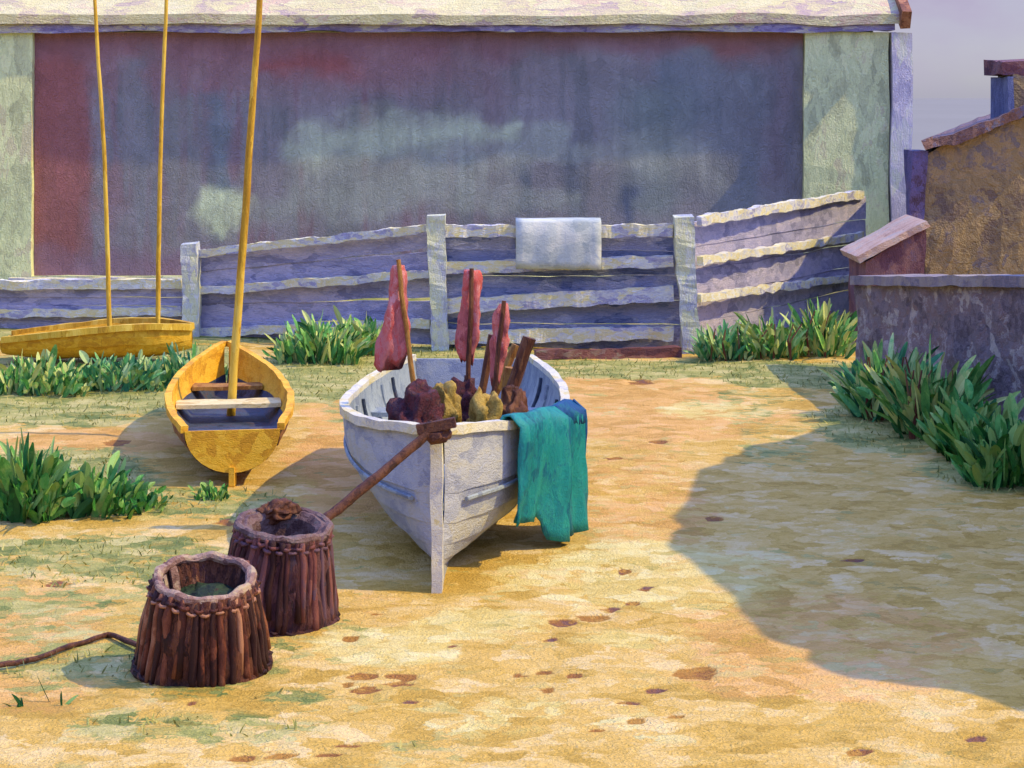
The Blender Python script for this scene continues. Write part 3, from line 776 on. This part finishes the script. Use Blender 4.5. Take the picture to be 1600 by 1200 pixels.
def flag(base, tip, ftop, fbot, w, label, bulge=0, seed=0):
    base, tip = Vector(base), Vector(tip)
    r = thing('marker_flag', base, label, 'marker flag', 'furled marker flags standing in the white boat')
    b = MB(); b.tube([base+(tip-base)*i/14 for i in range(15)], [.019-.006*i/14 for i in range(15)], 8); b.build('pole', M['brown'] if seed != 0 else M['ochrewood'], r, wob=(.008, 4))
    d = (tip-base); n = 22; m = 26; vs, fs = [], []
    tab = {0: [.35, .5, .55, .6, .72, .85, .92, 1.0, 1.08, 1.1, .95], 1: [.75, .95, .9, .9, .98, .95, 1.0, 1.05, 1.0, .95, .7], 2: [.5, .8, .95, 1.0, .9, 1.0, .8, .7, .55, .5, .4]}[seed]
    for i in range(n+1):
        q = ftop+(fbot-ftop)*i/n; c = base+d*q+Vector((bulge*(i/n), .04, 0))
        for j in range(m):
            t = 2*math.pi*j/m
            rr = w/2*float(np.interp(i/n, np.linspace(0, 1, 11), tab))
            rr *= 1+.2*math.sin(3*t+seed*2+i*.12)+.13*math.sin(5*t-i*.16+seed)+.06*math.sin(9*t+i*.3)
            z = -(.05*max(0, math.sin(2*t+seed))+.03*math.sin(5*t))*(i/n)**4
            vs.append(c+Vector((rr*math.cos(t), rr*.6*math.sin(t), z)))
    for i in range(n):
        for j in range(m): fs.append((i*m+j, i*m+(j+1) % m, i*m+m+(j+1) % m, i*m+m+j))
    fs.append(tuple(range(m))[::-1]); fs.append(tuple(range(n*m, n*m+m)))
    g = MB(); g._off(vs, fs); g.build('flag', M['pink'], r, wob=(.016, 11), smooth=True)
fz = .3
def BP(x, y, d, z=None):
    p = P(x, y, d)
    if z is not None: p.z = z
    return p
flag(BP(668, 0, 11.4, .2), P(622, 405, 11.4), .97, .58, .165, 'furled pink flag on a leaning ochre pole, leftmost in the white boat', -.12, 0)
flag(BP(727, 0, 11.5, .2), P(737, 420, 11.5), .995, .62, .118, 'tall furled pink flag on an upright dark pole, middle of the white boat', -.01, 1)
flag(BP(752, 0, 11.3, .2), P(788, 470, 11.3), .985, .62, .105, 'shortest furled pink flag on a slanting pole, right of the other two in the boat', .0, 2)
def stake(base, tip, r0, r1, mat, label, name='stake', cat='stake', group='wooden stakes in the white boat', flat=1):
    base, tip = Vector(base), Vector(tip); b = MB()
    b.tube([base+(tip-base)*i/10 for i in range(11)], [r0+(r1-r0)*i/10 for i in range(11)], 8, flat=flat)
    o = b.build(name, M[mat], wob=(.008, 5)); tag(o, label, cat, group)
stake(BP(752, 0, 11.7, .28), P(827, 528, 11.7), .03, .042, 'brown', 'thick brown stake leaning to the right gunwale beside the tarpaulin')
stake(BP(733, 0, 11.9, .28), P(768, 522, 11.9), .028, .024, 'brown', 'thin dark stake between the middle flag and the red flag')
stake(BP(727, 0, 12.2, .28), P(806, 540, 12.2), .026, .03, 'ochrewood', 'ochre brown stake crossing behind the red flag')
stake(BP(790, 0, 11.9, .28), P(800, 575, 11.9), .06, .05, 'ochrewood', 'stubby ochre post end standing beside the tarpaulin', flat=.6)
def lump(name, c, r, mat, label, cat, lump_=.25, seed=0, extra=None, sc=2.2):
    b = MB(); b.blob(c, r, 48, 32, lump_, seed, sc)
    o = b.build(name, M[mat], wob=(.022, 16), smooth=True); tag(o, label, cat); return o
lump('net_heap', BP(652, 0, 11.0, .70), (.15, .2, .24), 'maroon', 'maroon heap of net beside the leaning pole in the boat', 'net', .35, 1)
lump('ochre_sack', BP(692, 0, 11.15, .70), (.1, .12, .22), 'ochre', 'ochre sack standing between the left and middle flags', 'sack', .25, 2)
lump('straw_bundle', BP(760, 0, 11.0, .68), (.1, .12, .2), 'ochre', 'straw coloured bundle below the red flag in the boat', 'bundle', .35, 3)
lump('brown_bundle', BP(728, 0, 11.5, .66), (.1, .13, .24), 'maroon', 'dark maroon bundle at the foot of the upright middle pole', 'bundle', .3, 4)
lump('canvas_roll', BP(802, 0, 11.4, .66), (.1, .13, .2), 'brown', 'brown canvas roll at the top edge of the teal tarpaulin', 'canvas roll', .3, 5)

# ------------------------------------------------------------------ lobster pots
def pot(c, R, H, mat, rim, top, label, tilt, seed, lid=False):
    c = Vector(c)
    r = thing('lobster_pot', c, label, 'lobster pot', 'wicker lobster pots on the sand')
    b = MB()
    prof = [(R*.98, -.02), (R*1.03, .03), (R*.995, H*.22), (R*.93, H*.5), (R*.865, H*.76), (R*.82, H*.9), (top*1.08, H*.985), (top*.98, H*.98), (top*.86, H*.8), (top*.7, H*.55), (.01, H*.5)]
    pf = []
    for (a, b2), (c2, d2) in zip(prof[:-1], prof[1:]):
        for q in range(3): pf.append((a+(c2-a)*q/3, b2+(d2-b2)*q/3))
    pf.append(prof[-1])
    b.lathe(c, pf, 96, rib=24, amp=.02, close=False); b.build('basket', M[mat], r, wob=(.016, 9))
    n = 40; w = MB(); rnd = random.Random(seed)
    for i in range(n):
        t = 2*math.pi*(i+rnd.uniform(-.3, .3))/n; pts = []; t2 = t+rnd.uniform(-.07, .07); lo = rnd.choice((0, 0, 1))
        P_ = prof[1+lo:7]
        for a_, (rr, z) in enumerate(P_):
            tt = t+(t2-t)*a_/5; pts.append(c+Vector((rr*.997*math.cos(tt), rr*.997*math.sin(tt), z)))
        n0 = len(w.v); w.tube(pts, [rnd.uniform(.010, .021) for _ in pts], 8); w.shade += [rnd.betavariate(1.3, 1.5)]*(len(w.v)-n0)
    w.build('withies', M['withy' if seed == 1 else 'withyB'], r, wob=(.016, 8), smooth=True)
    q = MB(); q.ring(c+Vector((0, 0, H*.985)), top*1.03, .022, 60, 8, .004); q.build('rim', M[rim], r, wob=(.012, 10))
    q = MB(); q.ring(c+Vector((0, 0, .03)), R*1.0, .026, 60, 8, .006); q.build('hoop', M[mat], r, wob=(.016, 9))
    q = MB()
    for zc in (.1, .88, .92):
        z = H*zc; rr = float(np.interp(z, [p[1] for p in prof[1:7]], [p[0] for p in prof[1:7]])); m_ = 138
        ph = math.pi*(int(zc*100/4) % 2); pts = [c+Vector(((rr+.006+.013*math.cos(23*t+ph))*math.cos(t), (rr+.006+.013*math.cos(23*t+ph))*math.sin(t), z+.006*math.sin(2*t))) for t in [2*math.pi*i/m_ for i in range(m_+1)]]
        n0 = len(q.v); q.tube(pts, .0085, 5, cap=False); q.shade += [rnd.betavariate(1.5, 1.5)]*(len(q.v)-n0)
    q.build('weave', M['withy' if seed == 1 else 'withyB'], r, wob=(.014, 8), smooth=True)
    if lid:
        q = MB(); q.lathe(c+Vector((0, 0, H*.985)), [(top*1.02, -.01), (top*.98, .01), (top*.86, .01), (top*.72, -.02), (top*.66, -.18)], 48, rib=16, amp=.015, close=False); q.build('lid', M[rim], r, wob=(.012, 10))
    else:
        q = MB(); q.blob(c+Vector((.02, .02, H*.7)), (top*.78, top*.78, H*.13), 18, 10, .3, seed); q.build('shaded_filling', M['dark'], r)  # dark green fill, the shade of the hollow put into its colour
        q = MB()
        for t in (2.6, 3.1, 3.5):
            q.bar(c+Vector((top*.9*math.cos(t), top*.9*math.sin(t), H*.97)), c+Vector((top*.74*math.cos(t), top*.74*math.sin(t), H*.62)), .045, .014, 4)
        q.build('neck_withies', M['potrim'], r, wob=(.01, 9))
    r.rotation_euler = tilt
    return r
p1 = G(302, 1070); p2 = G(426, 992)
pot(p1+Vector((0, .25, 0)), .285, .45, 'pot', 'potrim', .205, 'front wicker lobster pot with ribbed sides and a pale worn rim', (math.radians(13), math.radians(3), 0), 1)
pot(p2+Vector((-.01, .25, 0)), .28, .50, 'pot2', 'potrim2', .215, 'rear wicker lobster pot, darker red-brown, with rope tied to it', (math.radians(8), math.radians(2), .4), 2, True)
lump('cork_float', BP(432, 830, 9.62, .52), (.09, .07, .05), 'brown', 'dark brown cork float lying on top of the rear pot', 'float', .3, 8)

# ropes
def rope(name, pts, rad, label, knot=None, parent_loc=None, mat='rope'):
    r = thing(name, pts[0], label, 'rope')
    b = MB(); fine = []
    for a, c in zip(pts[:-1], pts[1:]):
        for i in range(8): fine.append(Vector(a)+(Vector(c)-Vector(a))*i/8)
    fine.append(Vector(pts[-1]))
    b.tube(fine, rad, 8); b.build('strand', M[mat], r, wob=(.012, 6), smooth=True)
    if knot:
        k_ = MB(); k_.blob(knot, (.085, .05, .055), 14, 10, .3, 3); k_.bar(Vector(knot)+Vector((-.1, -.02, .02)), Vector(knot)+Vector((.1, -.03, .06)), .045, .05, 5); k_.build('knot', M[mat], r)
b0 = P(680, 668, 9.98); b1 = P(498, 818, 9.6)
rope('mooring_rope', [b0, b0.lerp(b1, .3)+Vector((0, 0, -.008)), b0.lerp(b1, .6)+Vector((0, 0, -.012)), b1], [.026]*25, 'thick tarred rope stretched from the white bow to the rear lobster pot', P(682, 676, 9.98))
ga = [Vector((-1.64, 8.9, .03)), G(170, 1000), G(110, 1016), G(60, 1034), G(10, 1044), G(-60, 1056)]
for q in ga[1:]: q.z = .02
ga[0].z = .03
rope('pot_rope', ga, [.013]*41, 'thin brown rope trailing from the front pot to the left edge')

# ------------------------------------------------------------------ plants
def clump(name, c, w, dp, h, n, mat, label, cat='plant', lw=.062, stems=0, lean=.35, seed=0, group='weeds along the edges of the yard', shape=None):
    random.seed(100+seed)
    c = Vector(c); r = thing(name, c, label, cat, group)
    b = MB()
    for i in range(int(n*4.2) if n > 12 else n):
        u = random.uniform(-1, 1); v = random.uniform(-1, 1)
        hh = .86*h*(1-.5*abs(u)**2)*random.uniform(.5, 1.08)
        if shape: hh *= shape(u)
        bs = c+Vector((u*w/2, v*dp/2, -.02)); spire = random.random() < .12; hh *= 1.25 if spire else 1
        d = Vector((u*lean*.7+random.gauss(0, .3), v*lean*.4+random.gauss(0, .28), 1))
        lift = random.choice((0, .15, .3, .45, .6))*hh*(n > 12)
        b.leaf(bs+Vector((d.x, d.y, 1))*lift, d, (hh-lift*.9)*random.uniform(.55, 1), lw*random.uniform(.3, .95)*min(1.2, hh/.25+.35), random.uniform(0, .5), min(1, max(0, random.betavariate(2, 2.2)+(.15 if lift else -.05)+(.25 if spire else 0))))
    b.build('foliage', M[mat], r)
    if stems:
        s_ = MB()
        for i in range(stems):
            u = random.uniform(-.8, .8); bs = c+Vector((u*w/2, -dp*.45, 0))
            s_.tube([bs, bs+Vector((random.gauss(0, .03), -.02, h*.35)), bs+Vector((random.gauss(0, .05), 0, h*.65))], [.012, .01, .006], 6)
        s_.build('stems', M['stem'], r)
    return r
def gp(x, y, d=None):
    return G(x, y)
clump('weed_clump', gp(500, 566), .75, .5, .56, 110, 'leafA', 'dark green bush of weeds between the yellow dinghy and the white boat', seed=1)
clump('weed_clump', gp(566, 552), .45, .4, .52, 55, 'leafA', 'light tall weed clump by the fence, just left of the leaning flag', seed=2)
clump('weed_clump', gp(55, 612), .95, .5, .42, 110, 'leafA', 'dark weed clump before the bow of the punt, leftmost under the yellow hull', seed=3)
clump('weed_clump', gp(190, 606), .8, .45, .40, 95, 'leafB', 'blue-green weed clump below the two masts of the punt', seed=4)
clump('weed_clump', gp(290, 600), .7, .4, .42, 75, 'leafB', 'pale grey-green weeds touching the left side of the yellow dinghy', seed=5)
clump('weed_clump', gp(40, 808), .36, .3, .62, 70, 'leafC', 'tall dark weed tuft alone at the left edge of the yard', seed=6, lw=.07)
clump('weed_clump', gp(135, 800), .6, .35, .38, 80, 'leafC', 'low broad dark weeds right of the tall left tuft', seed=7, lw=.07)
clump('weed_clump', gp(215, 796), .35, .25, .22, 36, 'leafC', 'small low weed tail beside the lilac shadow of the dinghy', seed=8)
clump('weed_clump', gp(330, 780), .2, .15, .16, 22, 'leafC', 'tiny green tuft under the stern of the yellow dinghy', seed=9, lw=.06)
clump('weed_clump', gp(60, 1100), .24, .1, .2, 7, 'leafC', 'few loose green blades beside the shadow of the front pot', seed=10, lw=.035)
clump('weed_clump', gp(1130, 562), .42, .35, .50, 50, 'leafB', 'upright weed clump against the third fence post', seed=11, stems=3)
clump('weed_clump', gp(1205, 560), .5, .4, .56, 60, 'leafA', 'middle weed clump along the right bay of the fence', seed=12, stems=4)
clump('weed_clump', gp(1285, 556), .45, .4, .72, 60, 'leafA', 'tallest yellow-tipped weed clump at the corner of fence and stone wall', seed=13, stems=2)
clump('dock_plant', gp(1385, 650), .5, .45, .78, 85, 'leafB', 'leafy dock with red stems at the end of the stone wall', 'plant', seed=14, stems=7, lw=.075)
clump('dock_plant', gp(1450, 678), .45, .45, .8, 90, 'leafA', 'tall pale-leaved dock with a red stem before the stone wall', 'plant', seed=15, stems=5, lw=.075)
clump('dock_plant', gp(1520, 712), .45, .4, .58, 85, 'leafC', 'dark low dock between the pale dock and the right edge', 'plant', seed=16, lw=.075)
clump('dock_plant', gp(1580, 756), .55, .4, .64, 100, 'leafC', 'nearest dark green dock, cut by the right edge', 'plant', seed=17, lw=.075)
# short turf
random.seed(5); b = MB()
flat = turf.ravel(); cand = np.where((flat > .42) & (GX.ravel() > -4.6) & (GX.ravel() < 4.4) & (GY.ravel() > 7.2) & (GY.ravel() < 20.4))[0]
rs = np.random.RandomState(4); pick = rs.choice(cand, 6500, replace=False)
fx, fy, fz_ = GX.ravel(), GY.ravel(), GZ.ravel()
for i in pick:
    x_, y_ = fx[i], fy[i]
    b.leaf((x_+random.uniform(-.02, .02), y_, fz_[i]-.008), (random.gauss(0, .4), random.gauss(0, .35), 1), random.uniform(.02, .065), random.uniform(.005, .013), .3, random.betavariate(2, 2), segs=3)
tag(b.build('turf_grass', M['turfblade']), 'short thin turf growing through the sand', 'grass', kind='stuff')

# ------------------------------------------------------------------ camera, light, world
cam = bpy.data.cameras.new('camera'); co = bpy.data.objects.new('camera', cam); COL.objects.link(co)
co.location = (0, 0, CH); co.rotation_euler = (math.radians(90), 0, 0)
cam.sensor_width = 36; cam.lens = 36*F/1600; cam.shift_y = -(600-HY)/1600
cam.clip_end = 6000; cam.clip_start = .1
scene.camera = co

EL = 47.0; hx, hyv = 1.0, -.13
sd = Vector((hx, hyv, 0)).normalized()*math.cos(math.radians(EL))+Vector((0, 0, math.sin(math.radians(EL))))
sun = bpy.data.lights.new('sun', 'SUN'); sun.energy = 3.15; sun.angle = math.radians(.5); sun.color = (1, .79, .32)
so = bpy.data.objects.new('sun', sun); COL.objects.link(so)
so.rotation_euler = (-sd).to_track_quat('-Z', 'Y').to_euler(); so.location = (20, -3, 20)
w = bpy.data.worlds.new('World'); scene.world = w; w.use_nodes = True
wn, wl = w.node_tree.nodes, w.node_tree.links
sky = wn.new('ShaderNodeTexSky'); sky.sky_type = 'NISHITA'; sky.sun_disc = False
sky.sun_elevation = math.radians(EL); sky.sun_rotation = math.atan2(sd.x, sd.y)
sky.air_density = 1.0; sky.dust_density = 1.0; sky.ozone_density = 4.0
bg = wn['Background']; bg.inputs['Strength'].default_value = .15
# lilac cloud near the horizon, a blue tint added higher up to cool the shade
tc = wn.new('ShaderNodeTexCoord'); mp = wn.new('ShaderNodeMapping'); mp.inputs['Scale'].default_value = (3, 3, 7)
wl.new(tc.outputs['Generated'], mp.inputs[0])
sx = wn.new('ShaderNodeSeparateXYZ'); wl.new(tc.outputs['Generated'], sx.inputs[0])
cn = wn.new('ShaderNodeTexNoise'); cn.inputs['Scale'].default_value = 2.4; cn.inputs['Detail'].default_value = 7; wl.new(mp.outputs[0], cn.inputs['Vector'])
cr = wn.new('ShaderNodeMapRange'); cr.inputs[1].default_value = .25; cr.inputs[2].default_value = .7; cr.inputs[3].default_value = .35; cr.inputs[4].default_value = 1; wl.new(cn.outputs[0], cr.inputs[0])
cc = wn.new('ShaderNodeValToRGB'); cc.color_ramp.elements[0].color = (.178, .168, .265, 1); cc.color_ramp.elements[1].color = (.235, .212, .295, 1)
cc.color_ramp.elements[0].position = .35; cc.color_ramp.elements[1].position = .65; wl.new(cn.outputs[0], cc.inputs[0])
ub = wn.new('ShaderNodeMix'); ub.data_type = 'RGBA'; ub.inputs[7].default_value = (.47, .67, 1.85, 1)  # blue fill high overhead, added to tint shaded surfaces
uf = wn.new('ShaderNodeMapRange'); uf.inputs[1].default_value = .1; uf.inputs[2].default_value = .4; wl.new(sx.outputs[2], uf.inputs[0])
wl.new(uf.outputs[0], ub.inputs[0]); wl.new(cc.outputs[0], ub.inputs[6])
cs = wn.new('ShaderNodeVectorMath'); cs.operation = 'SCALE'; cs.inputs['Scale'].default_value = 7.4; wl.new(ub.outputs[2], cs.inputs[0])
el = wn.new('ShaderNodeMapRange'); el.inputs[1].default_value = .12; el.inputs[2].default_value = .5; el.inputs[3].default_value = 1; el.inputs[4].default_value = .75; wl.new(sx.outputs[2], el.inputs[0])
cm = wn.new('ShaderNodeMath'); cm.operation = 'MULTIPLY'; wl.new(cr.outputs[0], cm.inputs[0]); wl.new(el.outputs[0], cm.inputs[1])
az = wn.new('ShaderNodeMapRange'); az.inputs[1].default_value = -.95; az.inputs[2].default_value = .05; az.inputs[3].default_value = .12; az.inputs[4].default_value = 1; wl.new(sx.outputs[0], az.inputs[0])  # low sky opposite the sun dimmed to deepen the boat's shaded side
hz = wn.new('ShaderNodeMapRange'); hz.inputs[1].default_value = .2; hz.inputs[2].default_value = .65; wl.new(sx.outputs[2], hz.inputs[0])
ah = wn.new('ShaderNodeMath'); ah.operation = 'MAXIMUM'; wl.new(az.outputs[0], ah.inputs[0]); wl.new(hz.outputs[0], ah.inputs[1])
am = wn.new('ShaderNodeMath'); am.operation = 'MULTIPLY'; am.inputs[1].default_value = 9.4; wl.new(ah.outputs[0], am.inputs[0]); wl.new(am.outputs[0], cs.inputs['Scale'])
mx = wn.new('ShaderNodeMix'); mx.data_type = 'RGBA'; wl.new(cm.outputs[0], mx.inputs[0]); wl.new(sky.outputs[0], mx.inputs[6]); wl.new(cs.outputs[0], mx.inputs[7])
wl.new(mx.outputs[2], bg.inputs['Color'])
scene.view_settings.view_transform = 'Standard'; scene.view_settings.look = 'None'
scene.view_settings.gamma = 1; scene.view_settings.exposure = .49; scene.view_settings.use_curve_mapping = False
